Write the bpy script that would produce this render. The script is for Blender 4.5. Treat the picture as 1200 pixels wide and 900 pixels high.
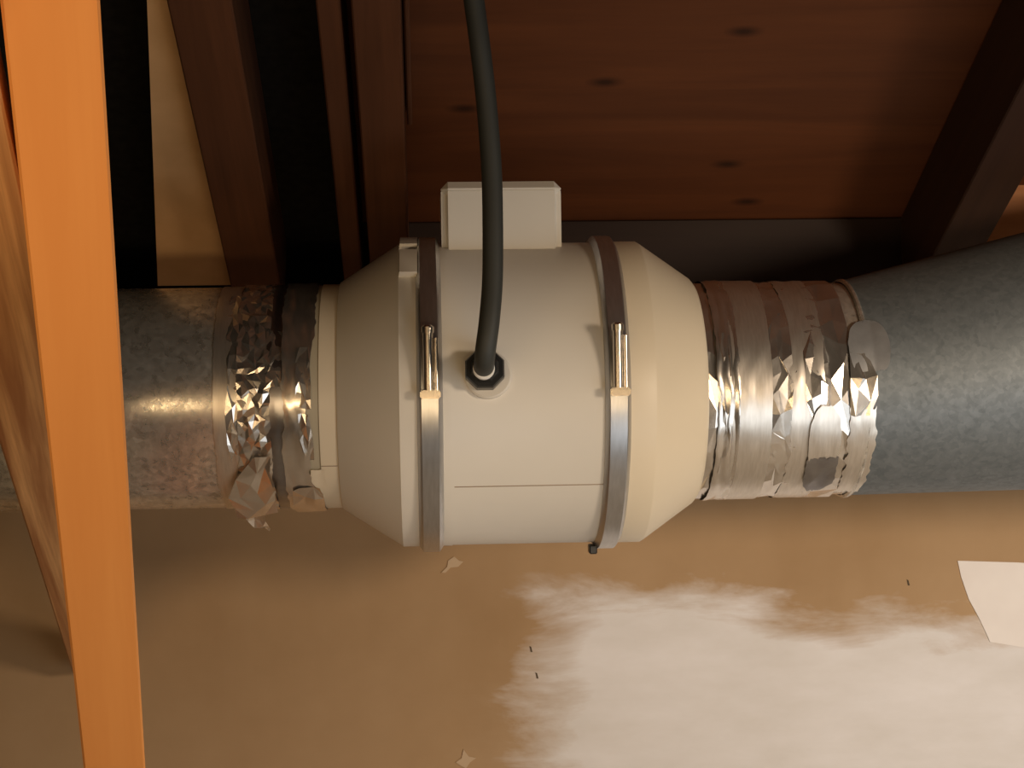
import bpy, bmesh, math, random
from mathutils import Vector, Matrix, noise

random.seed(7)
scene = bpy.context.scene
C = scene.collection
for o in list(bpy.data.objects):
    bpy.data.objects.remove(o)

# ------------------------------------------------------------------ camera
H = 0.75                                   # camera height above the attic floor
F_PX = 56.0 / 36.0 * 1200.0
YAW, ROLL = math.radians(3.07), math.radians(0.85)
FWD = Vector((math.sin(YAW), math.cos(YAW), 0))
R0 = Vector((math.cos(YAW), -math.sin(YAW), 0))
U0 = Vector((0, 0, 1))
RGT = R0 * math.cos(ROLL) - U0 * math.sin(ROLL)
UPV = U0 * math.cos(ROLL) + R0 * math.sin(ROLL)
EYE = Vector((0, 0, H))
cam_d = bpy.data.cameras.new('camera')
cam_d.lens = 56.0; cam_d.sensor_width = 36.0; cam_d.clip_start = 0.02
cam = bpy.data.objects.new('camera', cam_d); C.objects.link(cam)
m = Matrix.Identity(4)
for i in range(3):
    m[i][0] = RGT[i]; m[i][1] = UPV[i]; m[i][2] = -FWD[i]; m[i][3] = EYE[i]
cam.matrix_world = m
scene.camera = cam

# ------------------------------------------------------------------ world, lights, exposure
scene.view_settings.view_transform = 'Standard'
scene.view_settings.look = 'None'
scene.view_settings.gamma = 1.0
scene.view_settings.use_curve_mapping = False
scene.view_settings.exposure = -0.22
w = bpy.data.worlds.new('attic_gloom'); scene.world = w; w.use_nodes = True
w.node_tree.nodes['Background'].inputs[0].default_value = (1.0, 0.80, 0.62, 1)
w.node_tree.nodes['Background'].inputs[1].default_value = 0.012

def light(name, kind, loc, energy, color, target=None, **kw):
    d = bpy.data.lights.new(name, kind); d.energy = energy; d.color = color
    for k, v in kw.items(): setattr(d, k, v)
    o = bpy.data.objects.new(name, d); C.objects.link(o); o.location = loc
    if target is not None:
        o.rotation_euler = (Vector(target) - Vector(loc)).to_track_quat('-Z', 'Y').to_euler()
    return o
# a hooded work lamp clipped up on the right, a warm strip lamp across the attic behind the photographer's
# lens, and an unseen cool fill added low down, as if from an open hatch
light('work_lamp', 'SPOT', (1.05, 0.30, H + 0.06), 64.0, (1.0, 0.79, 0.58), target=(0.46, 1.75, H - 0.66),
      spot_size=math.radians(88), spot_blend=1.0, shadow_soft_size=0.11)
light('warm_strip_lamp', 'AREA', (-0.20, 0.26, H - 0.14), 3.8, (1.0, 0.70, 0.38), target=(-0.20, 1.44, H - 0.03),
      shape='RECTANGLE', size=1.1, size_y=0.045)
light('low_cool_fill', 'AREA', (0.95, 0.50, 0.03), 9.5, (0.86, 0.93, 1.0), target=(0.62, 1.75, H - 0.45),
      shape='RECTANGLE', size=1.3, size_y=0.9)

# ------------------------------------------------------------------ helpers
def at(px, py, Y):
    """point on the plane y = Y seen at pixel (px, py) of the 1200x900 photograph"""
    d = RGT * ((px - 600) / F_PX) + UPV * ((450 - py) / F_PX) + FWD
    return EYE + d * (Y / d.y)
def at_depth(px, py, D):
    return EYE + (RGT * ((px - 600) / F_PX) + UPV * ((450 - py) / F_PX) + FWD) * D
SLOPE = math.tan(math.radians(27.4))
K_DECK = 1.086                              # roof deck underside: z = H + K - SLOPE * y
def at_roof(px, py, drop):
    d = RGT * ((px - 600) / F_PX) + UPV * ((450 - py) / F_PX) + FWD
    t = (K_DECK - drop) / (d.z + SLOPE * d.y)
    return EYE + d * t

def link(name, me, mat, parent=None):
    o = bpy.data.objects.new(name, me); C.objects.link(o)
    if mat is not None: me.materials.append(mat)
    if parent is not None:
        o.parent = parent
        o.matrix_parent_inverse = Matrix.Translation(-parent.location)
    return o
def obj(name, bm, mat, parent=None, smooth=False, recalc=True):
    if recalc: bmesh.ops.recalc_face_normals(bm, faces=bm.faces)
    me = bpy.data.meshes.new(name); bm.to_mesh(me); bm.free()
    if smooth:
        for p in me.polygons: p.use_smooth = True
        me.set_sharp_from_angle(angle=math.radians(32))
    return link(name, me, mat, parent)
def tag(o, label=None, cat=None, group=None, kind=None):
    if label: o['label'] = label
    if cat: o['category'] = cat
    if group: o['group'] = group
    if kind: o['kind'] = kind
    return o
def empty(name, loc, label, cat, group=None):
    o = bpy.data.objects.new(name, None); C.objects.link(o); o.location = loc
    o.empty_display_size = 0.05
    return tag(o, label, cat, group)
def box_bm(lo, hi, bevel=0.0, segs=1):
    bm = bmesh.new()
    v = [bm.verts.new((x, y, z)) for z in (lo[2], hi[2]) for y in (lo[1], hi[1]) for x in (lo[0], hi[0])]
    for f in ((0, 1, 3, 2), (4, 6, 7, 5), (0, 4, 5, 1), (2, 3, 7, 6), (0, 2, 6, 4), (1, 5, 7, 3)):
        bm.faces.new([v[i] for i in f])
    if bevel:
        bmesh.ops.bevel(bm, geom=list(bm.edges), offset=bevel, segments=segs, affect='EDGES')
    return bm
def board(name, p0, p1, side, w, t, mat, parent=None, bevel=0.0015):
    """timber from p0 to p1 (middle of the lit face); side = width direction, thickness goes away behind the face"""
    p0 = Vector(p0); p1 = Vector(p1)
    X = (p1 - p0); L = X.length; X.normalize()
    Y = (Vector(side) - X * Vector(side).dot(X)).normalized()
    Z = X.cross(Y)
    bm = box_bm((0, -w / 2, 0), (L, w / 2, t), bevel)
    o = obj(name, bm, mat, parent)
    M = Matrix.Identity(4)
    for i in range(3):
        M[i][0] = X[i]; M[i][1] = Y[i]; M[i][2] = Z[i]; M[i][3] = p0[i]
    o.matrix_world = M
    return o
AY, AZ = 1.44, H - 0.0085                   # the duct axis runs along x at this y and z
def lathe_bm(prof, n=96, cy=AY, cz=AZ, closed=False):
    """prof: list of (s, r) along the axis"""
    bm = bmesh.new(); rings = []
    for s, r in prof:
        rings.append([bm.verts.new((s, cy - r * math.cos(a), cz + r * math.sin(a)))
                      for a in (2 * math.pi * k / n for k in range(n))])
    for a, b in zip(rings, rings[1:] + ([rings[0]] if closed else [])):
        for k in range(n):
            bm.faces.new((a[k], a[(k + 1) % n], b[(k + 1) % n], b[k]))
    return bm
def tube_bm(pts, r, n=16, rfun=None):
    bm = bmesh.new(); rings = []
    pts = [Vector(p) for p in pts]
    ref = Vector((1, 0, 0))
    for i, p in enumerate(pts):
        t = (pts[min(i + 1, len(pts) - 1)] - pts[max(i - 1, 0)]).normalized()
        u = (ref - t * ref.dot(t)).normalized(); v = t.cross(u)
        rr = rfun(i) if rfun else r
        rings.append([bm.verts.new(p + (u * math.cos(a) + v * math.sin(a)) * rr)
                      for a in (2 * math.pi * k / n for k in range(n))])
    for a, b in zip(rings, rings[1:]):
        for k in range(n):
            bm.faces.new((a[k], a[(k + 1) % n], b[(k + 1) % n], b[k]))
    bm.faces.new(list(reversed(rings[0]))); bm.faces.new(rings[-1])
    return bm
def spline(pts, n=12):
    """Catmull-Rom through pts"""
    P = [Vector(p) for p in pts]; out = []
    for i in range(len(P) - 1):
        a = P[max(i - 1, 0)]; b = P[i]; c = P[i + 1]; d = P[min(i + 2, len(P) - 1)]
        for k in range(n):
            t = k / n
            out.append(0.5 * ((2 * b) + (c - a) * t + (2 * a - 5 * b + 4 * c - d) * t * t + (3 * b - a - 3 * c + d) * t ** 3))
    out.append(P[-1])
    return out

# ------------------------------------------------------------------ materials
class NT:
    def __init__(self, name):
        self.m = bpy.data.materials.new(name); self.m.use_nodes = True
        self.t = self.m.node_tree; self.b = self.t.nodes['Principled BSDF']
    def n(self, kind, **kw):
        o = self.t.nodes.new(kind)
        for k, v in kw.items():
            if k.startswith('i_'): o.inputs[k[2:].replace('_', ' ')].default_value = v
            else: setattr(o, k, v)
        return o
    def l(self, a, b): self.t.links.new(a, b)
    def coords(self, scale=(1, 1, 1), kind='Object', rot=(0, 0, 0)):
        tc = self.n('ShaderNodeTexCoord'); mp = self.n('ShaderNodeMapping')
        mp.inputs['Scale'].default_value = scale; mp.inputs['Rotation'].default_value = rot
        self.l(tc.outputs[kind], mp.inputs['Vector']); return mp.outputs[0]
    def noise(self, vec, scale, detail=4, rough=0.55, dist=0.0):
        o = self.n('ShaderNodeTexNoise'); self.l(vec, o.inputs['Vector'])
        o.inputs['Scale'].default_value = scale; o.inputs['Detail'].default_value = detail
        o.inputs['Roughness'].default_value = rough; o.inputs['Distortion'].default_value = dist
        return o.outputs['Fac']
    def ramp(self, fac, stops):
        o = self.n('ShaderNodeValToRGB'); self.l(fac, o.inputs[0])
        e = o.color_ramp.elements
        while len(e) < len(stops): e.new(0.5)
        for k, (p, c) in enumerate(stops):
            e[k].position = p; e[k].color = (*c, 1) if len(c) == 3 else c
        return o.outputs[0]
    def mix(self, fac, a, b, mode='MIX'):
        o = self.n('ShaderNodeMix', data_type='RGBA', blend_type=mode)
        for sock, v in ((o.inputs[0], fac), (o.inputs[6], a), (o.inputs[7], b)):
            if hasattr(v, 'links'): self.l(v, sock)
            elif isinstance(v, (int, float)): sock.default_value = v
            else: sock.default_value = (*v, 1)
        return o.outputs[2]
    def math(self, op, a, b=None, clamp=False):
        o = self.n('ShaderNodeMath', operation=op, use_clamp=clamp)
        for sock, v in ((o.inputs[0], a), (o.inputs[1], b)):
            if v is None: continue
            if hasattr(v, 'links'): self.l(v, sock)
            else: sock.default_value = v
        return o.outputs[0]
    def bump(self, h, strength=0.3, dist=0.001):
        o = self.n('ShaderNodeBump'); self.l(h, o.inputs['Height'])
        o.inputs['Strength'].default_value = strength; o.inputs['Distance'].default_value = dist
        self.l(o.outputs[0], self.b.inputs['Normal'])
    def col(self, v):
        if hasattr(v, 'links'): self.l(v, self.b.inputs['Base Color'])
        else: self.b.inputs['Base Color'].default_value = (*v, 1)
    def set(self, rough=0.5, metal=0.0, spec=0.5):
        if hasattr(rough, 'links'): self.l(rough, self.b.inputs['Roughness'])
        else: self.b.inputs['Roughness'].default_value = rough
        self.b.inputs['Metallic'].default_value = metal
        self.b.inputs['Specular IOR Level'].default_value = spec

def wood(name, light_c, dark_c, across=55.0, along=1.6, contrast=(0.35, 0.68), rough=0.6, knots=False, fine=0.35):
    t = NT(name)
    v = t.coords((along, across, across))
    g = t.noise(v, 1.0, 5, 0.6, 0.6)
    c = t.ramp(g, [(contrast[0], dark_c), (contrast[1], light_c)])
    v2 = t.coords((along * 6, across * 5, across * 5))
    f = t.noise(v2, 1.0, 3, 0.6)
    c = t.mix(t.math('MULTIPLY', t.math('SUBTRACT', 0.62, f, True), fine * 4), c, dark_c)
    v3 = t.coords((3, 9, 9))
    c = t.mix(t.math('MULTIPLY', t.noise(v3, 1.0, 2), 0.5), c, tuple(0.8 * x for x in light_c))
    if knots:
        vk = t.coords((3.6, 8.0, 8.0))
        k = t.n('ShaderNodeTexVoronoi', voronoi_dimensions='2D'); t.l(vk, k.inputs['Vector']); k.inputs['Scale'].default_value = 1.0
        kk = t.ramp(k.outputs['Distance'], [(0.015, (1, 1, 1)), (0.075, (0, 0, 0))])
        c = t.mix(t.math('MULTIPLY', kk, 0.85), c, tuple(0.22 * x for x in dark_c))
    t.col(c); t.set(rough, 0.0, 0.3); t.bump(g, 0.25, 0.0008)
    return t.m

M = {}
M['stud'] = wood('orange_pine', (1.0, 0.41, 0.110), (0.90, 0.335, 0.080), 30, 1.2, rough=0.55, fine=0.16)
M['brace'] = wood('sawn_fir', (0.95, 0.55, 0.24), (0.30, 0.095, 0.028), 42, 1.4, (0.40, 0.60), rough=0.5)
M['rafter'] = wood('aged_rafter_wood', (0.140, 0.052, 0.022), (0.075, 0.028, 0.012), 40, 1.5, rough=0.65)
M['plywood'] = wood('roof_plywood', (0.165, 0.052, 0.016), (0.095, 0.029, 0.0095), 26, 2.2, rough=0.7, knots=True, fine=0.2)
M['rafter_shaded'] = wood('shaded_rafter_wood', (0.050, 0.021, 0.011), (0.030, 0.012, 0.007), 40, 1.5, rough=0.7)  # darker copy of the rafter wood, its unlit side put into the colour
M['block'] = wood('orange_blocking_wood', (0.90, 0.42, 0.19), (0.66, 0.27, 0.11), 35, 1.5)
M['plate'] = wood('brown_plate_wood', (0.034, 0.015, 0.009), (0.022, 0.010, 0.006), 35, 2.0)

t = NT('black_shade_panel'); t.col(t.ramp(t.noise(t.coords(), 90, 3), [(0.3, (0.006, 0.005, 0.004)), (0.7, (0.014, 0.012, 0.010))])); t.set(0.9, 0, 0.2); M['shade_panel'] = t.m  # near-black colour stands for the shade in the bay between the rafters
t = NT('floor_board'); t.col(t.ramp(t.noise(t.coords((2, 20, 20)), 1.0, 4), [(0.3, (0.42, 0.39, 0.34)), (0.7, (0.52, 0.49, 0.44))])); t.set(0.8); M['floor'] = t.m  # pale tone chosen so the unseen floor bounces light onto the ducts

def plastic(name, base, seam=False):
    t = NT(name); v = t.coords()
    n1 = t.noise(v, 9, 4)
    c = t.ramp(n1, [(0.3, tuple(0.95 * x for x in base)), (0.7, base)])
    t.col(c); t.set(0.42, 0, 0.4); t.bump(t.noise(v, 700, 2), 0.05, 0.0003)
    return t.m
M['plastic'] = plastic('ivory_plastic', (0.715, 0.675, 0.60))
M['plastic3'] = plastic('lamp_warmed_ivory_plastic', (0.72, 0.62, 0.46))  # warm lamplight on the outlet cone is mixed into this base colour
M['plastic2'] = plastic('ivory_collar_plastic', (0.66, 0.57, 0.43))
M['olive'] = plastic('sleeve_plastic', (0.42, 0.37, 0.27))
t = NT('seam_shadow_line'); t.col((0.33, 0.26, 0.19)); t.set(0.6); M['seam'] = t.m

def metal(name, lo, hi, rough, cell=0.0, aniso=None, rlo=None, bumpk=0.0, dull=0.0):
    t = NT(name); v = t.coords(aniso or (1, 1, 1))
    if cell:
        vo = t.n('ShaderNodeTexVoronoi'); t.l(v, vo.inputs['Vector']); vo.inputs['Scale'].default_value = 1.0 / cell
        vo.inputs['Randomness'].default_value = 1.0
        sep = t.n('ShaderNodeSeparateColor'); t.l(vo.outputs['Color'], sep.inputs[0])
        n1 = t.math('ADD', t.math('MULTIPLY', sep.outputs[0], 0.26), t.math('MULTIPLY', t.noise(v, 70, 5, 0.65, 0.8), 0.85))
    else:
        n1 = t.noise(v, 60, 4)
    t.col(t.ramp(n1, [(0.3, lo), (0.85, hi)]))
    if rlo is not None:
        rr = t.n('ShaderNodeMapRange'); t.l(n1, rr.inputs[0])
        rr.inputs[1].default_value = 0.25; rr.inputs[2].default_value = 0.9
        rr.inputs[3].default_value = rough; rr.inputs[4].default_value = rlo
        t.set(rr.outputs[0], 1.0 - dull)
    else:
        t.set(rough, 1.0 - dull)
    if bumpk: t.bump(n1, bumpk, 0.0006)
    return t.m
M['galv'] = metal('spangled_galvanised_steel', (0.42, 0.39, 0.34), (0.94, 0.90, 0.82), 0.30, 0.0042, rlo=0.20, bumpk=0.08, dull=0.24)
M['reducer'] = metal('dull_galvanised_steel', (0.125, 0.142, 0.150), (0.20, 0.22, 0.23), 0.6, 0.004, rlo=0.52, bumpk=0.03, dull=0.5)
M['foil'] = metal('crumpled_foil', (0.72, 0.66, 0.59), (0.88, 0.83, 0.76), 0.20, rlo=0.30, bumpk=0.08, dull=0.05)
M['foil_flat'] = metal('smooth_foil', (0.68, 0.62, 0.54), (0.84, 0.78, 0.70), 0.34, aniso=(8, 1, 1), bumpk=0.06, dull=0.1)
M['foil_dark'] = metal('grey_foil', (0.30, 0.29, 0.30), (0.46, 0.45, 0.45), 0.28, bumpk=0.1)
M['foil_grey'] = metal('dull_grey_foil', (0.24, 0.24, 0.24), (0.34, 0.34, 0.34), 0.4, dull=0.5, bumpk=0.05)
M['steel'] = metal('clamp_steel', (0.52, 0.52, 0.52), (0.64, 0.64, 0.65), 0.33, aniso=(6, 1, 1), dull=0.06)
M['bolt'] = metal('zinc_bolt', (0.56, 0.51, 0.45), (0.70, 0.65, 0.58), 0.25)
t = NT('black_cable_rubber'); t.col((0.036, 0.038, 0.033)); t.set(0.6, 0, 0.5); M['rubber'] = t.m
t = NT('black_gland_plastic'); t.col((0.014, 0.015, 0.016)); t.set(0.33, 0, 0.5); M['gland'] = t.m
t = NT('white_gland_seal'); t.col((0.85, 0.84, 0.80)); t.set(0.4); M['seal'] = t.m

# drywall: brown face paper, a trowelled coat of joint compound with its own outline
t = NT('drywall_paper_and_compound')
v = t.coords()
sx = t.n('ShaderNodeSeparateXYZ'); t.l(v, sx.inputs[0])
paper = t.ramp(t.noise(v, 3.5, 5, 0.6), [(0.30, (0.330, 0.205, 0.100)), (0.72, (0.44, 0.295, 0.165))])
paper = t.mix(t.math('MULTIPLY', t.noise(t.coords((30, 1, 5)), 1.0, 4), 0.35), paper, (0.46, 0.315, 0.185))
n_edge = t.noise(t.coords((2.0, 1, 7.0)), 2.4, 6, 0.62, 0.4)
n_edge2 = t.noise(t.coords((9.0, 1, 22.0)), 1.0, 4, 0.6)
off = t.math('ADD', t.math('MULTIPLY', t.math('SUBTRACT', n_edge, 0.5), 0.24), t.math('MULTIPLY', t.math('SUBTRACT', n_edge2, 0.5), 0.09))
drop = t.math('MULTIPLY', t.math('MULTIPLY', t.math('SUBTRACT', sx.outputs[0], 0.29), 6.0, True), 0.060)
zz = t.math('ADD', t.math('SUBTRACT', t.math('SUBTRACT', H - 0.203, drop), sx.outputs[2]), t.math('MULTIPLY', off, 0.55))
xx = t.math('ADD', t.math('SUBTRACT', sx.outputs[0], 0.085), off)
mask = t.math('MULTIPLY', t.math('MULTIPLY', zz, 22.0, True), t.math('MULTIPLY', xx, 11.0, True), True)
# thin second skim to the left, barely covering
xx2 = t.math('ADD', t.math('SUBTRACT', sx.outputs[0], 0.02), off)
zz2 = t.math('ADD', t.math('SUBTRACT', H - 0.30, sx.outputs[2]), off)
skim = t.math('MULTIPLY', t.math('MULTIPLY', zz2, 9.0, True), t.math('MULTIPLY', xx2, 6.0, True), True)
mudc = t.ramp(t.noise(t.coords((1.2, 1, 3.0)), 4.0, 5, 0.6), [(0.3, (0.68, 0.66, 0.64)), (0.7, (0.83, 0.82, 0.84))])
c = t.mix(t.math('MULTIPLY', skim, 0.35), paper, (0.56, 0.44, 0.31))
c = t.mix(t.math('MULTIPLY', mask, 0.92), c, mudc)
t.col(c); t.set(0.8, 0, 0.25)
t.bump(t.math('ADD', t.math('MULTIPLY', mask, 0.7), t.noise(t.coords((6, 1, 40)), 1.0, 5)), 0.35, 0.0015)
M['drywall'] = t.m
t = NT('bare_drywall_offcut'); t.col(t.ramp(t.noise(t.coords(), 14, 4), [(0.3, (0.66, 0.40, 0.19)), (0.7, (0.78, 0.49, 0.25))])); t.set(0.85, 0, 0.2); M['offcut'] = t.m
t = NT('joint_tape_paper'); t.col(t.ramp(t.noise(t.coords(), 12, 3), [(0.3, (0.80, 0.75, 0.72)), (0.7, (0.88, 0.84, 0.81))])); t.set(0.8, 0, 0.2); M['tape'] = t.m
t = NT('torn_paper'); t.col((0.52, 0.39, 0.26)); t.set(0.85, 0, 0.2); M['chip'] = t.m
t = NT('dark_nick'); t.col((0.10, 0.075, 0.05)); t.set(0.9, 0, 0.1); M['nick'] = t.m

# ------------------------------------------------------------------ setting
WY = 1.75
bm = box_bm((-1.6, WY, 0), (2.0, WY + 0.013, H + 0.095))
wall = tag(obj('wall_back', bm, M['drywall']), 'brown papered drywall partly skimmed with pale joint compound', None, kind='structure')
bm = box_bm((-1.6, -0.6, -0.02), (2.0, WY + 0.013, 0))
tag(obj('floor', bm, M['floor']), 'pale boarded attic floor below the duct', None, kind='structure')

def roof_panel(name, x0, x1, mat, y0=-0.5, y1=WY + 0.25, th=0.018, drop=0.0):
    X = Vector((1, 0, 0)); Y = Vector((0, -1, SLOPE)).normalized(); Z = X.cross(Y)
    p = Vector((x0, y1, H + K_DECK - drop - SLOPE * y1))
    L = (y1 - y0) * math.sqrt(1 + SLOPE ** 2)
    if Z.z < 0: Z = -Z
    o = obj(name, box_bm((0, 0, 0), (x1 - x0, L, th)), mat)
    Mx = Matrix.Identity(4)
    for i in range(3):
        Mx[i][0] = X[i]; Mx[i][1] = Y[i]; Mx[i][2] = Z[i]; Mx[i][3] = p[i]
    o.matrix_world = Mx
    return o
X_R2 = at_roof(384, 0, 0.086).x
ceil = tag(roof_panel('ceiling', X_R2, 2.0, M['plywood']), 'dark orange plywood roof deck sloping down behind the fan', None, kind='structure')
shade_panel = tag(roof_panel('trim_1', -1.6, X_R2 - 0.001, M['shade_panel']), 'black panel standing for the shaded gap behind the rafters left of the plywood', None, kind='structure')
# top plate above the drywall
pl = board('trim_2', (X_R2, WY - 0.004, H + 0.1375), (2.0, WY - 0.004, H + 0.1375), (0, 0, -1), 0.083, 0.045, M['plate'])
tag(pl, 'brown timber top plate where drywall meets the roof deck', None, kind='structure')

# ------------------------------------------------------------------ rafters: run down the roof slope away from the camera
def rafter(name, px_top, w, h, label, mat=None, y_end=WY - 0.006, drop=0.0, y_start=-0.3):
    """px_top: picture column of the middle of the underside where it leaves the top of the frame"""
    x = at_roof(px_top, 0, drop + h / math.cos(math.atan(SLOPE))).x
    cz = lambda y: H + K_DECK - drop - h / math.cos(math.atan(SLOPE)) - SLOPE * y
    o = board(name, (x, y_start, cz(y_start)), (x, y_end, cz(y_end)), (-1, 0, 0), w, h - 0.0012, mat or M['rafter'])
    tag(o, label, 'rafter', 'rafters under the roof deck')
    return o
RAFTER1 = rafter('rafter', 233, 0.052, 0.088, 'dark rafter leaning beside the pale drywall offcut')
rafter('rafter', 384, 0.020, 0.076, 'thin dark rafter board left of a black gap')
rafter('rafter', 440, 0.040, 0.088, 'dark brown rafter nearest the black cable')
rafter('rafter', 1283, 0.050, 0.098, 'dark rafter above the grey duct reducer at the right', M['rafter_shaded'])
# thin batten nailed beside the middle rafter, ends part-way
x = at_roof(477, 60, 0.07).x
b = board('batten', (x, 0.4, H + K_DECK - 0.012 - 0.012 - SLOPE * 0.4), (x, 1.56, H + K_DECK - 0.024 - SLOPE * 1.56), (-1, 0, 0), 0.005, 0.020, M['rafter'])
tag(b, 'thin wooden batten against the rafter left of the cable', 'batten')
# lit blocking in the next bay at the right edge
x0 = at(1160, 250, WY - 0.05).x
b = board('blocking', (x0 - 0.01, WY - 0.055, H + 0.175), (x0 + 0.6, WY - 0.055, H + 0.175), (0, 0, -1), 0.13, 0.036, M['block'])
tag(b, 'small lit orange blocking board behind the reducer at right edge', 'blocking')
# drywall offcut fixed under the roof between the stud and the first rafter
bm = bmesh.new()
DR = 0.070
def on_roof(x, y): return Vector((x, y, H + K_DECK - DR - SLOPE * y))
xr = RAFTER1.location.x - 0.0275
q0 = at_roof(171, -30, DR); q1 = at_roof(190, 330, DR)
pts = [q0, on_roof(xr, q0.y), on_roof(xr, WY - 0.006), on_roof(q1.x + (q1.x - q0.x) * 0.1, WY - 0.006)]
up = Vector((0, SLOPE, 1)).normalized() * 0.0125
lo = [bm.verts.new(p) for p in pts]; hi = [bm.verts.new(p + up) for p in pts]
bm.faces.new(lo); bm.faces.new(list(reversed(hi)))
for k in range(len(pts)):
    bm.faces.new((lo[k], hi[k], hi[(k + 1) % len(pts)], lo[(k + 1) % len(pts)]))
tag(obj('drywall_offcut', bm, M['offcut']), 'pale beige wedge of drywall above the galvanised duct', 'drywall')

# ------------------------------------------------------------------ near timbers at the left
a0, a1 = at_depth(59, 0, 0.752), at_depth(134.5, 900, 1.218)
d = (a1 - a0)
st = board('stud', a0 - d * 1.0, a0 + d * 1.9, -(RGT + FWD * 0.34), 0.0455, 0.045, M['stud'])
tag(st, 'bright orange planed timber stud standing in front of the duct', 'stud')
b0, b1 = at_depth((-66 + 38) / 2, 300, 0.922), at_depth((27 + 104) / 2, 600, 1.284)
d = (b1 - b0)
br = board('brace', b0 - d * 1.2, b0 + d * 2.15, -(RGT + FWD * 0.34), 0.0525, 0.028, M['brace'])
tag(br, 'streaky rough sawn timber brace passing behind the orange stud', 'brace')

# ------------------------------------------------------------------ inline duct fan
fan = empty('inline_duct_fan', (0.08, AY, AZ), 'ivory plastic inline duct fan with two steel band clamps', 'fan')
RB = 0.136
body = obj('body', lathe_bm([(0.006, RB - 0.004), (0.006, RB), (0.0205, RB), (0.0215, RB - 0.0006), (0.150, RB - 0.0006), (0.154, RB), (0.154, RB - 0.004)]), M['plastic'], fan, smooth=True)
lc = obj('inlet_cone', lathe_bm([(-0.0755, 0.098), (-0.0755, 0.1015), (-0.0745, 0.1025), (-0.0245, 0.1345), (-0.0225, 0.136), (-0.0055, 0.136), (0.004, 0.136), (0.004, 0.13)]), M['plastic'], fan, smooth=True)
rc = obj('outlet_cone', lathe_bm([(0.155, 0.13), (0.155, 0.136), (0.1885, 0.136), (0.1905, 0.1348), (0.236, 0.103), (0.2395, 0.0985), (0.2405, 0.094)]), M['plastic3'], fan, smooth=True)
col = obj('inlet_collar', lathe_bm([(-0.075, 0.095), (-0.075, 0.1003), (-0.0905, 0.1003), (-0.0905, 0.0985), (-0.125, 0.0985)]), M['plastic2'], fan, smooth=True)
obj('outlet_collar', lathe_bm([(0.239, 0.0955), (0.275, 0.0955)]), M['plastic2'], fan, smooth=True)
# mould seam lines: thin ribs, low on the front of the body and of the collar
def seam(parent, s0, s1, r, ang, hw=0.0006, r1=None):
    bm = bmesh.new(); n = 10
    rows = []
    for k in range(n + 1):
        s = s0 + (s1 - s0) * k / n
        row = []
        for da, dr in ((-hw, 0), (0, 0.0005), (hw, 0)):
            a = ang + da / r
            row.append(bm.verts.new((s, AY - (r + dr) * math.cos(a), AZ + (r + dr) * math.sin(a))))
        rows.append(row)
    for p, q in zip(rows, rows[1:]):
        for k in range(2): bm.faces.new((p[k], p[k + 1], q[k + 1], q[k]))
    return obj('seam', bm, M['seam'], parent)
seam(body, 0.022, 0.150, RB - 0.0006, math.radians(-34.5))
seam(col, -0.0902, -0.0765, 0.1003, math.radians(-36))
# lugs on the inlet flange
for a0_, a1_ in ((math.radians(47.5), math.radians(63)), (math.radians(69), math.radians(85))):
    bm = bmesh.new(); n = 8; rows = []
    for k in range(n + 1):
        a = a0_ + (a1_ - a0_) * k / n
        rows.append([bm.verts.new((s, AY - r * math.cos(a), AZ + r * math.sin(a))) for s, r in ((-0.0225, 0.1355), (-0.0215, 0.1415), (-0.0065, 0.1415), (-0.0065, 0.1355))])
    for p, q in zip(rows, rows[1:]):
        for k in range(4): bm.faces.new((p[k], p[(k + 1) % 4], q[(k + 1) % 4], q[k]))
    bm.faces.new(rows[0]); bm.faces.new(rows[-1])
    obj('lug', bm, M['plastic'], lc)

def clamp(sc):
    prof = [(sc - 0.0108, 0.1358), (sc - 0.0078, 0.1405), (sc - 0.0070, 0.1412), (sc + 0.0070, 0.1412), (sc + 0.0078, 0.1405), (sc + 0.0108, 0.1358)]
    bd = obj('band_clamp', lathe_bm(prof, 128), M['steel'], fan, smooth=True)
    # tangential bolt on the front: barrel, end bead and square nut
    r = 0.1440
    bm = tube_bm([(sc - 0.001, AY - r, AZ + 0.0035), (sc - 0.001, AY - r, AZ + 0.052)], 0.0042, 16)
    for off in (0.0062,):
        pass
    bo = obj('bolt', bm, M['bolt'], bd, smooth=True)
    bm = tube_bm([(sc + 0.0055, AY - r + 0.001, AZ + 0.002), (sc + 0.0055, AY - r + 0.001, AZ + 0.047)], 0.0022, 12)
    obj('bolt_shank', bm, M['bolt'], bd, smooth=True)
    obj('bolt_head', tube_bm([(sc - 0.001, AY - r, AZ + 0.051), (sc - 0.001, AY - r, AZ + 0.056), (sc - 0.001, AY - r, AZ + 0.0575)], 0.005, 12, lambda i: (0.0052, 0.0052, 0.0032)[i]), M['bolt'], bd, smooth=True)
    obj('nut', box_bm((sc - 0.0080, AY - r - 0.0055, AZ - 0.0025), (sc + 0.0088, AY - r + 0.004, AZ + 0.0045), 0.0012, 2), M['bolt'], bd, smooth=True)
    return bd
clamp(0.0025)
cb = clamp(0.1575)
# dark tail of the strap under the outlet clamp
obj('strap_tail', box_bm((0.143, AY - 0.024, AZ - 0.1445), (0.150, AY - 0.008, AZ - 0.1365), 0.001), M['gland'], cb)

# terminal box on top of the fan
jb = obj('terminal_box', box_bm((0.0150, AY - 0.048, AZ + 0.110), (0.1205, AY + 0.048, AZ + 0.184), 0.006, 3), M['plastic'], fan, smooth=True)
bm = box_bm((0.0149, AY - 0.0482, AZ + 0.1730), (0.1206, AY + 0.0482, AZ + 0.1865), 0.0062, 1)
obj('lid', bm, M['plastic'], jb, smooth=True)
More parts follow.
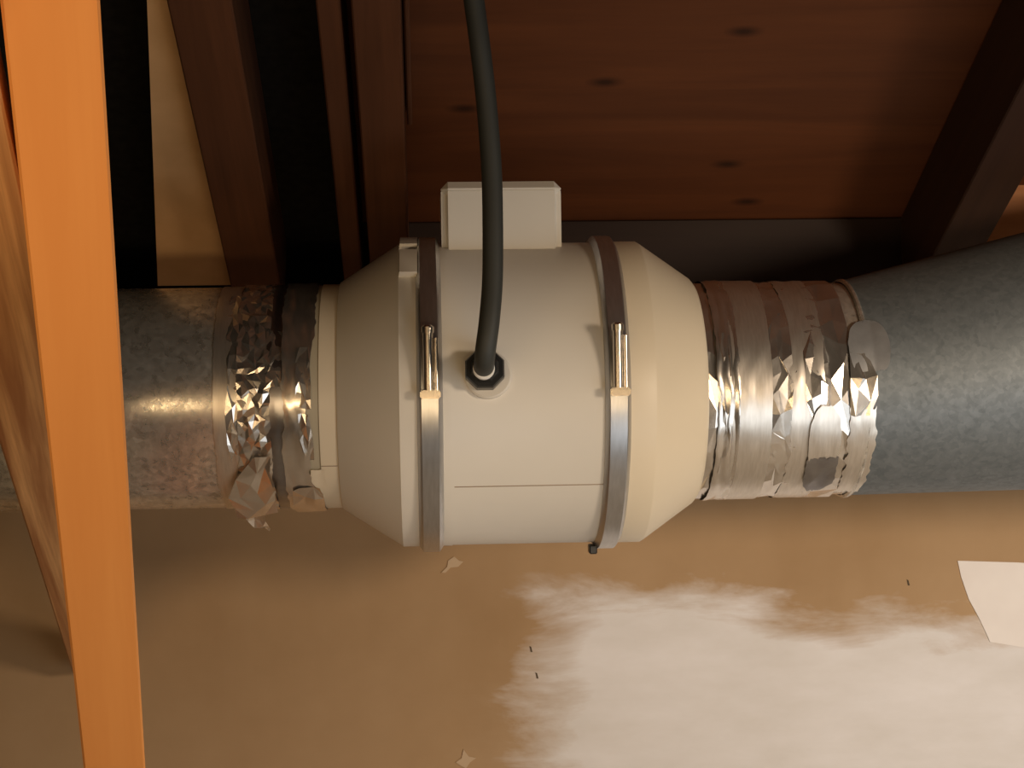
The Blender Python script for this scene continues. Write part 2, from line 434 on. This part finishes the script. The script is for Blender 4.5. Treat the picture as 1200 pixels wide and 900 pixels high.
# mounting feet behind
for sx_ in (0.035, 0.125):
    obj('mounting_foot', box_bm((sx_ - 0.012, AY + 0.128, AZ - 0.05), (sx_ + 0.012, WY - 0.0002, AZ + 0.05), 0.003), M['plastic'], fan)

# cable gland on the front
gp = at(572, 440, AY - 0.134)
gd = Vector((-0.02, -1.0, 0.16)).normalized()
def disc_bm(prof, n, p, d, roll=0.0, sx=1.0):
    u = Vector((1, 0, 0)); u = (u - d * u.dot(d)).normalized(); v = d.cross(u)
    bm = bmesh.new(); rings = []
    for h, r in prof:
        rings.append([bm.verts.new(p + d * h + (u * math.cos(a) + v * math.sin(a)) * r) for a in (2 * math.pi * k / n + roll for k in range(n))])
    for a, b in zip(rings, rings[1:]):
        for k in range(n): bm.faces.new((a[k], a[(k + 1) % n], b[(k + 1) % n], b[k]))
    bm.faces.new(rings[-1]); bm.faces.new(list(reversed(rings[0])))
    return bm
gl = obj('cable_gland', disc_bm([(-0.006, 0.0195), (0.003, 0.0195), (0.0042, 0.0180)], 40, gp, gd), M['plastic'], fan, smooth=True)
gp2 = at(568, 434, AY - 0.141)
obj('gland_nut', disc_bm([(-0.004, 0.0172), (0.009, 0.0172), (0.0115, 0.0160), (0.0115, 0.0125), (0.020, 0.0110), (0.022, 0.0092)], 8, gp2, gd, math.pi / 8), M['gland'], gl)
sp = at(567, 432, AY - 0.164)
obj('seal', disc_bm([(-0.003, 0.0088), (0.0015, 0.0088), (0.0022, 0.0080)], 24, sp, gd), M['seal'], gl, smooth=True)

# the cable itself
cy = AY - 0.172
path = [sp + Vector((0, 0.004, 0.0005)), at(567.5, 424, cy - 0.004), at(569.5, 406, cy - 0.012), at(573.5, 375, cy - 0.012), at(577, 330, cy - 0.006), at(577.5, 270, cy),
        at(576, 200, cy + 0.005), at(570, 120, cy + 0.005), at(562, 50, cy), at(554, -10, cy - 0.005), at(540, -120, cy - 0.02), at(530, -260, cy - 0.04)]
top = path[-1]; 
path.append(Vector((top.x - 0.005, top.y - 0.01, H + K_DECK - SLOPE * (top.y - 0.01) - 0.004)))
tag(obj('power_cable', tube_bm(spline(path, 10), 0.0083, 20), M['rubber'], smooth=True), 'thick black rubber power cable hanging down to the fan gland', 'cable')

# ------------------------------------------------------------------ foil tape wraps
def crumple(p, dirs, amp):
    h = 0.0
    for dx, da, f, ph, a in dirs:
        q = (p[0] * dx + p[1] * da) * f + ph + 0.35 * noise.noise(Vector((p[0] * 40, p[1] * 40, ph)))
        h += a * abs((q % 1.0) - 0.5) * 2
    h += 0.18 * noise.noise(Vector((p[0] * 90, p[1] * 90, 3.1)))
    return amp * h
def foil(parent, name, s0, s1, a0, a1, base_r, amp, mat, seed, edge=0.002, lift=0.001, freq=1.0, sag=0.0, na=None, ns=None, smooth=True,
         circ=0.6, cen=None, le=None, re=None, al=None, facet=None):
    """foil strip wrapped on a pipe from angle a0 to a1 (degrees, 0 = towards the camera, + up)"""
    rnd = random.Random(seed)
    dirs = []
    for k in range(5):
        th = rnd.uniform(-1, 1) * (1.3 if k % 2 else 0.5)
        # most folds run round the pipe, some across
        dirs.append((math.cos(th), circ * math.sin(th), freq * rnd.uniform(30, 95), rnd.random() * 10, rnd.uniform(0.3, 1.0) / (1 + 0.4 * k)))
    a0 = math.radians(a0); a1 = math.radians(a1)
    na = na or max(8, int(abs(a1 - a0) / math.radians(1.5))); ns = ns or max(6, int((s1 - s0) / 0.0013))
    if facet: na = max(3, int(abs(a1 - a0) / math.radians(facet[1]))); ns = max(3, int((s1 - s0) / facet[0])); smooth = False
    rfun = base_r if callable(base_r) else (lambda s: base_r)
    cfun = cen if cen else (lambda s: AZ)
    bm = bmesh.new(); rows = []
    for i in range(na + 1):
        a = a0 + (a1 - a0) * i / na
        eL = edge * (noise.noise(Vector((a * 3.0, seed, 0))) + 0.7 * noise.noise(Vector((a * 14, seed, 4))))
        eR = edge * (noise.noise(Vector((a * 3.0, seed, 9))) + 0.7 * noise.noise(Vector((a * 14, seed, 7))))
        L = s0 + eL + (le(math.degrees(a)) if le else 0); Rr = s1 + eR + (re(math.degrees(a)) if re else 0)
        row = []
        for j in range(ns + 1):
            s = L + (Rr - L) * j / ns
            e = edge * 0.0
            if i in (0, na): e = edge * rnd.uniform(-1, 1) / 0.1
            aa = a + e * (0.5 if (a1 - a0) < 6 else 0)
            r0 = rfun(s)
            r = r0 + lift + max(0.0, crumple((s, aa * r0), dirs, amp) + amp * 0.2)
            if facet:
                r = r0 + lift + amp * rnd.random() ** 1.5
                if 0 < j < ns: s += (Rr - L) / ns * rnd.uniform(-0.38, 0.38)
                if 0 < i < na: aa += (a1 - a0) / na * rnd.uniform(-0.38, 0.38)
            if al: r += al(math.degrees(a), (j / ns))
            row.append(bm.verts.new((s, AY - r * math.cos(aa), cfun(s) + r * math.sin(aa))))
        rows.append(row)
    for p, q in zip(rows, rows[1:]):
        for j in range(ns):
            if facet and rnd.random() < 0.5:
                bm.faces.new((p[j], p[j + 1], q[j])); bm.faces.new((p[j + 1], q[j + 1], q[j]))
            elif facet:
                bm.faces.new((p[j], p[j + 1], q[j + 1])); bm.faces.new((p[j], q[j + 1], q[j]))
            else:
                bm.faces.new((p[j], p[j + 1], q[j + 1], q[j]))
    return obj(name, bm, mat, parent, smooth=smooth, recalc=False)
def oval(ac, ah, hw):
    f = lambda a: hw * (1 - math.sqrt(max(0.0, 1 - min(1.0, abs(a - ac) / ah) ** 2.5)))
    return dict(le=f, re=lambda a: -f(a))

def sf(px, rad=0.1):                       # picture column on the near side of the pipe -> place along the axis
    return at(px, 460, AY - rad).x

# ---- left: galvanised duct
RL = 0.0985
duct = empty('galvanised_duct', (-0.6, AY, AZ), 'spangled galvanised round duct left of the fan with torn foil tape', 'duct')
obj('pipe', lathe_bm([(-1.3, RL - 0.001), (-1.3, RL), (-0.122, RL), (-0.122, RL - 0.001)], 128), M['galv'], duct, smooth=True)
obj('sleeve', lathe_bm([(-0.140, 0.0986), (-0.140, 0.0994), (-0.0908, 0.0994), (-0.0908, 0.0986)], 96), M['olive'], duct, smooth=True)
foil(duct, 'foil_tape', sf(249), sf(276), -178, 178, RL, 0.0003, M['foil_flat'], 3, 0.0012, 0.0004)
foil(duct, 'foil_tape', sf(264), sf(281), -34, 62, RL, 0.0014, M['foil'], 5, 0.003, 0.0006, facet=(0.0045, 6))
foil(duct, 'foil_tape', sf(277), sf(316), -175, 178, RL, 0.0020, M['foil'], 11, 0.0022, 0.0010, facet=(0.0044, 3.2),
     le=lambda a: -0.010 * max(0, min(1, (-a - 32) / 25)))
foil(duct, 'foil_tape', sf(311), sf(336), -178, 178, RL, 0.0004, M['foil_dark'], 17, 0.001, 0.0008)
foil(duct, 'foil_tape', sf(311), sf(330), 5, 34, RL, 0.0012, M['foil'], 19, 0.002, 0.0010, facet=(0.004, 4))
foil(duct, 'foil_tape', sf(330), sf(360), -178, 178, RL + 0.001, 0.0008, M['foil'], 23, 0.003, 0.0014, 1.0,
     re=lambda a: 0.006 * max(0, min(1, (a - 8) / 25)) + 0.009 * max(0, min(1, (-a - 45) / 12)))
foil(duct, 'foil_tape', sf(346), sf(364), -6, 24, RL + 0.001, 0.0020, M['foil'], 27, 0.003, 0.0016, facet=(0.006, 6))
foil(duct, 'foil_tape', sf(350), sf(364), -32, -8, RL + 0.001, 0.0016, M['foil'], 28, 0.003, 0.0016, facet=(0.0045, 5))
foil(duct, 'foil_tape', sf(360), sf(377), -64, -38, RL + 0.001, 0.0006, M['plastic2'], 29, 0.002, 0.0010)
# loose torn flaps hanging at the bottom
foil(duct, 'foil_flap', sf(264), sf(314), -66, -28, RL + 0.002, 0.0044, M['foil'], 31, 0.005, 0.002, facet=(0.010, 7),
     le=lambda a: 0.020 * max(0, min(1, (a + 50) / 20)), al=lambda a, j: 0.010 * max(0, (-a - 44) / 22) * (1 - 0.5 * j))
foil(duct, 'foil_flap', sf(268), sf(302), -98, -60, RL + 0.004, 0.0045, M['foil_flat'], 37, 0.005, 0.003, facet=(0.007, 7),
     le=lambda a: 0.020 * max(0, (-a - 66) / 30), re=lambda a: -0.004 * max(0, (-a - 66) / 30), al=lambda a, j: 0.014 * max(0, (-a - 66) / 30))
foil(duct, 'foil_flap', sf(336), sf(373), -82, -50, RL + 0.001, 0.0028, M['foil'], 41, 0.004, 0.002, facet=(0.007, 7))

# ---- right: short duct and eccentric reducer
red = empty('duct_reducer', (0.5, AY, AZ), 'grey galvanised reducer widening to the right with taped neck', 'duct')
RR = 0.0965
S0 = sf(1005)
obj('neck', lathe_bm([(0.245, RR - 0.001), (0.245, RR), (0.392, RR), (0.392, RR - 0.001)], 128), M['galv'], red, smooth=True)
S0 = 0.383
def red_r(s): return 0.0985 + max(0.0, s - S0) * 0.118
def red_c(s): return AZ + 0.001 + max(0.0, s - S0) * 0.130
bm = bmesh.new(); rings = []; n = 128
for s in (S0 - 0.004, S0, 0.45, 0.52, 0.60, 0.70, 0.82, 1.6):
    q = min(s, 0.82); r = red_r(q); c_ = red_c(q)
    rings.append([bm.verts.new((s, AY - r * math.cos(a), c_ + r * math.sin(a))) for a in (2 * math.pi * k / n for k in range(n))])
for a, b in zip(rings, rings[1:]):
    for k in range(n): bm.faces.new((a[k], a[(k + 1) % n], b[(k + 1) % n], b[k]))
obj('reducer_cone', bm, M['reducer'], red, smooth=True)
obj('bead', lathe_bm([(S0 - 0.0075, 0.0975), (S0 - 0.0065, 0.0996), (S0 - 0.0045, 0.1000), (S0 - 0.003, 0.0990)], 128), M['galv'], red, smooth=True)
foil(red, 'foil_tape', 0.2385, 0.2385 + 0.024, -178, 178, RR, 0.0016, M['foil'], 51, 0.001, 0.0008, facet=(0.0055, 13))
foil(red, 'foil_tape', sf(842), sf(868), -178, 178, RR, 0.0009, M['foil'], 53, 0.0012, 0.0018, 1.4, circ=0.15)
foil(red, 'foil_tape', sf(846), sf(857), -46, 30, RR, 0.0014, M['foil'], 54, 0.0015, 0.0026, facet=(0.0045, 12))
foil(red, 'foil_tape', sf(860), sf(906), -178, 178, RR, 0.0002, M['foil_flat'], 57, 0.0006, 0.0026)
foil(red, 'foil_tape', sf(896), sf(936), -178, 178, RR, 0.0010, M['foil'], 59, 0.002, 0.0014, facet=(0.0052, 11))
foil(red, 'foil_tape', sf(905), sf(930), -40, 52, RR, 0.0018, M['foil'], 60, 0.003, 0.0020, facet=(0.0048, 9))
foil(red, 'foil_tape', sf(928), sf(968), -178, 178, RR, 0.0006, M['foil_flat'], 61, 0.002, 0.0014, 0.9, circ=0.2)
foil(red, 'foil_tape', sf(944), sf(972), -14, 40, RR, 0.0018, M['foil'], 63, 0.003, 0.0018, facet=(0.0055, 8), **oval(13, 28, 0.009))
foil(red, 'foil_tape', sf(958), sf(1000), -178, 178, RR, 0.0008, M['foil'], 67, 0.0015, 0.0018, facet=(0.0085, 15))
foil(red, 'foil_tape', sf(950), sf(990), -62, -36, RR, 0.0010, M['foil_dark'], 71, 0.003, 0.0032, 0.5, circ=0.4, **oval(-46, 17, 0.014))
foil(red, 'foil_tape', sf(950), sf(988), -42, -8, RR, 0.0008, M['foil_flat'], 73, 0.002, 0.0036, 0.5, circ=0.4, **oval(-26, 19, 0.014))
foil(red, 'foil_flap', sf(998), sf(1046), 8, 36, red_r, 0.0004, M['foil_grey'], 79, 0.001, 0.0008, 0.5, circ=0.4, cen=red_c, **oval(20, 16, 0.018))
foil(red, 'foil_flap', sf(998), sf(1034), -14, 17, red_r, 0.0022, M['foil'], 81, 0.003, 0.0012, cen=red_c, facet=(0.010, 9),
     re=lambda a: -0.012 * min(1, abs(a - 2) / 15))
foil(red, 'foil_flap', sf(998), sf(1028), -68, -10, red_r, 0.0008, M['foil_flat'], 83, 0.004, 0.0008, 0.9, circ=0.4, cen=red_c)

# ------------------------------------------------------------------ small things on the drywall
def wall_patch(name, pix, mat, parent=None, lift=0.0012, curl=None, nsub=1):
    pts = [at(px, py, WY) for px, py in pix]
    bm = bmesh.new()
    fr = [bm.verts.new((p.x, WY - lift - (curl(k) if curl else 0), p.z)) for k, p in enumerate(pts)]
    bk = [bm.verts.new((p.x, WY + 0.0003 - (curl(k) if curl else 0), p.z)) for k, p in enumerate(pts)]
    n = len(pts)
    bm.faces.new(fr); bm.faces.new(list(reversed(bk)))
    for k in range(n): bm.faces.new((fr[k], bk[k], bk[(k + 1) % n], fr[(k + 1) % n]))
    return obj(name, bm, mat, parent)
tag(wall_patch('joint_tape', [(1122, 657), (1126, 676), (1135, 702), (1148, 726), (1160, 752), (1300, 775), (1300, 668), (1206, 660), (1192, 659)], M['tape']),
    'white paper joint tape stuck on the drywall at right', 'tape')
wall_patch('paper_chip', [(517, 671), (524, 664), (525, 657), (532, 652), (538, 657), (543, 658), (537, 664), (528, 665), (522, 671)], M['chip'], wall)
wall_patch('paper_chip', [(534, 893), (541, 888), (543, 878), (549, 886), (558, 888), (551, 893), (546, 900), (540, 897)], M['chip'], wall)
for px, py in ((622, 761), (629, 792), (1064, 683)):
    wall_patch('nick', [(px - 1.5, py - 4), (px + 0.5, py - 3), (px + 2, py + 3), (px, py + 3)], M['nick'], wall, 0.0006)
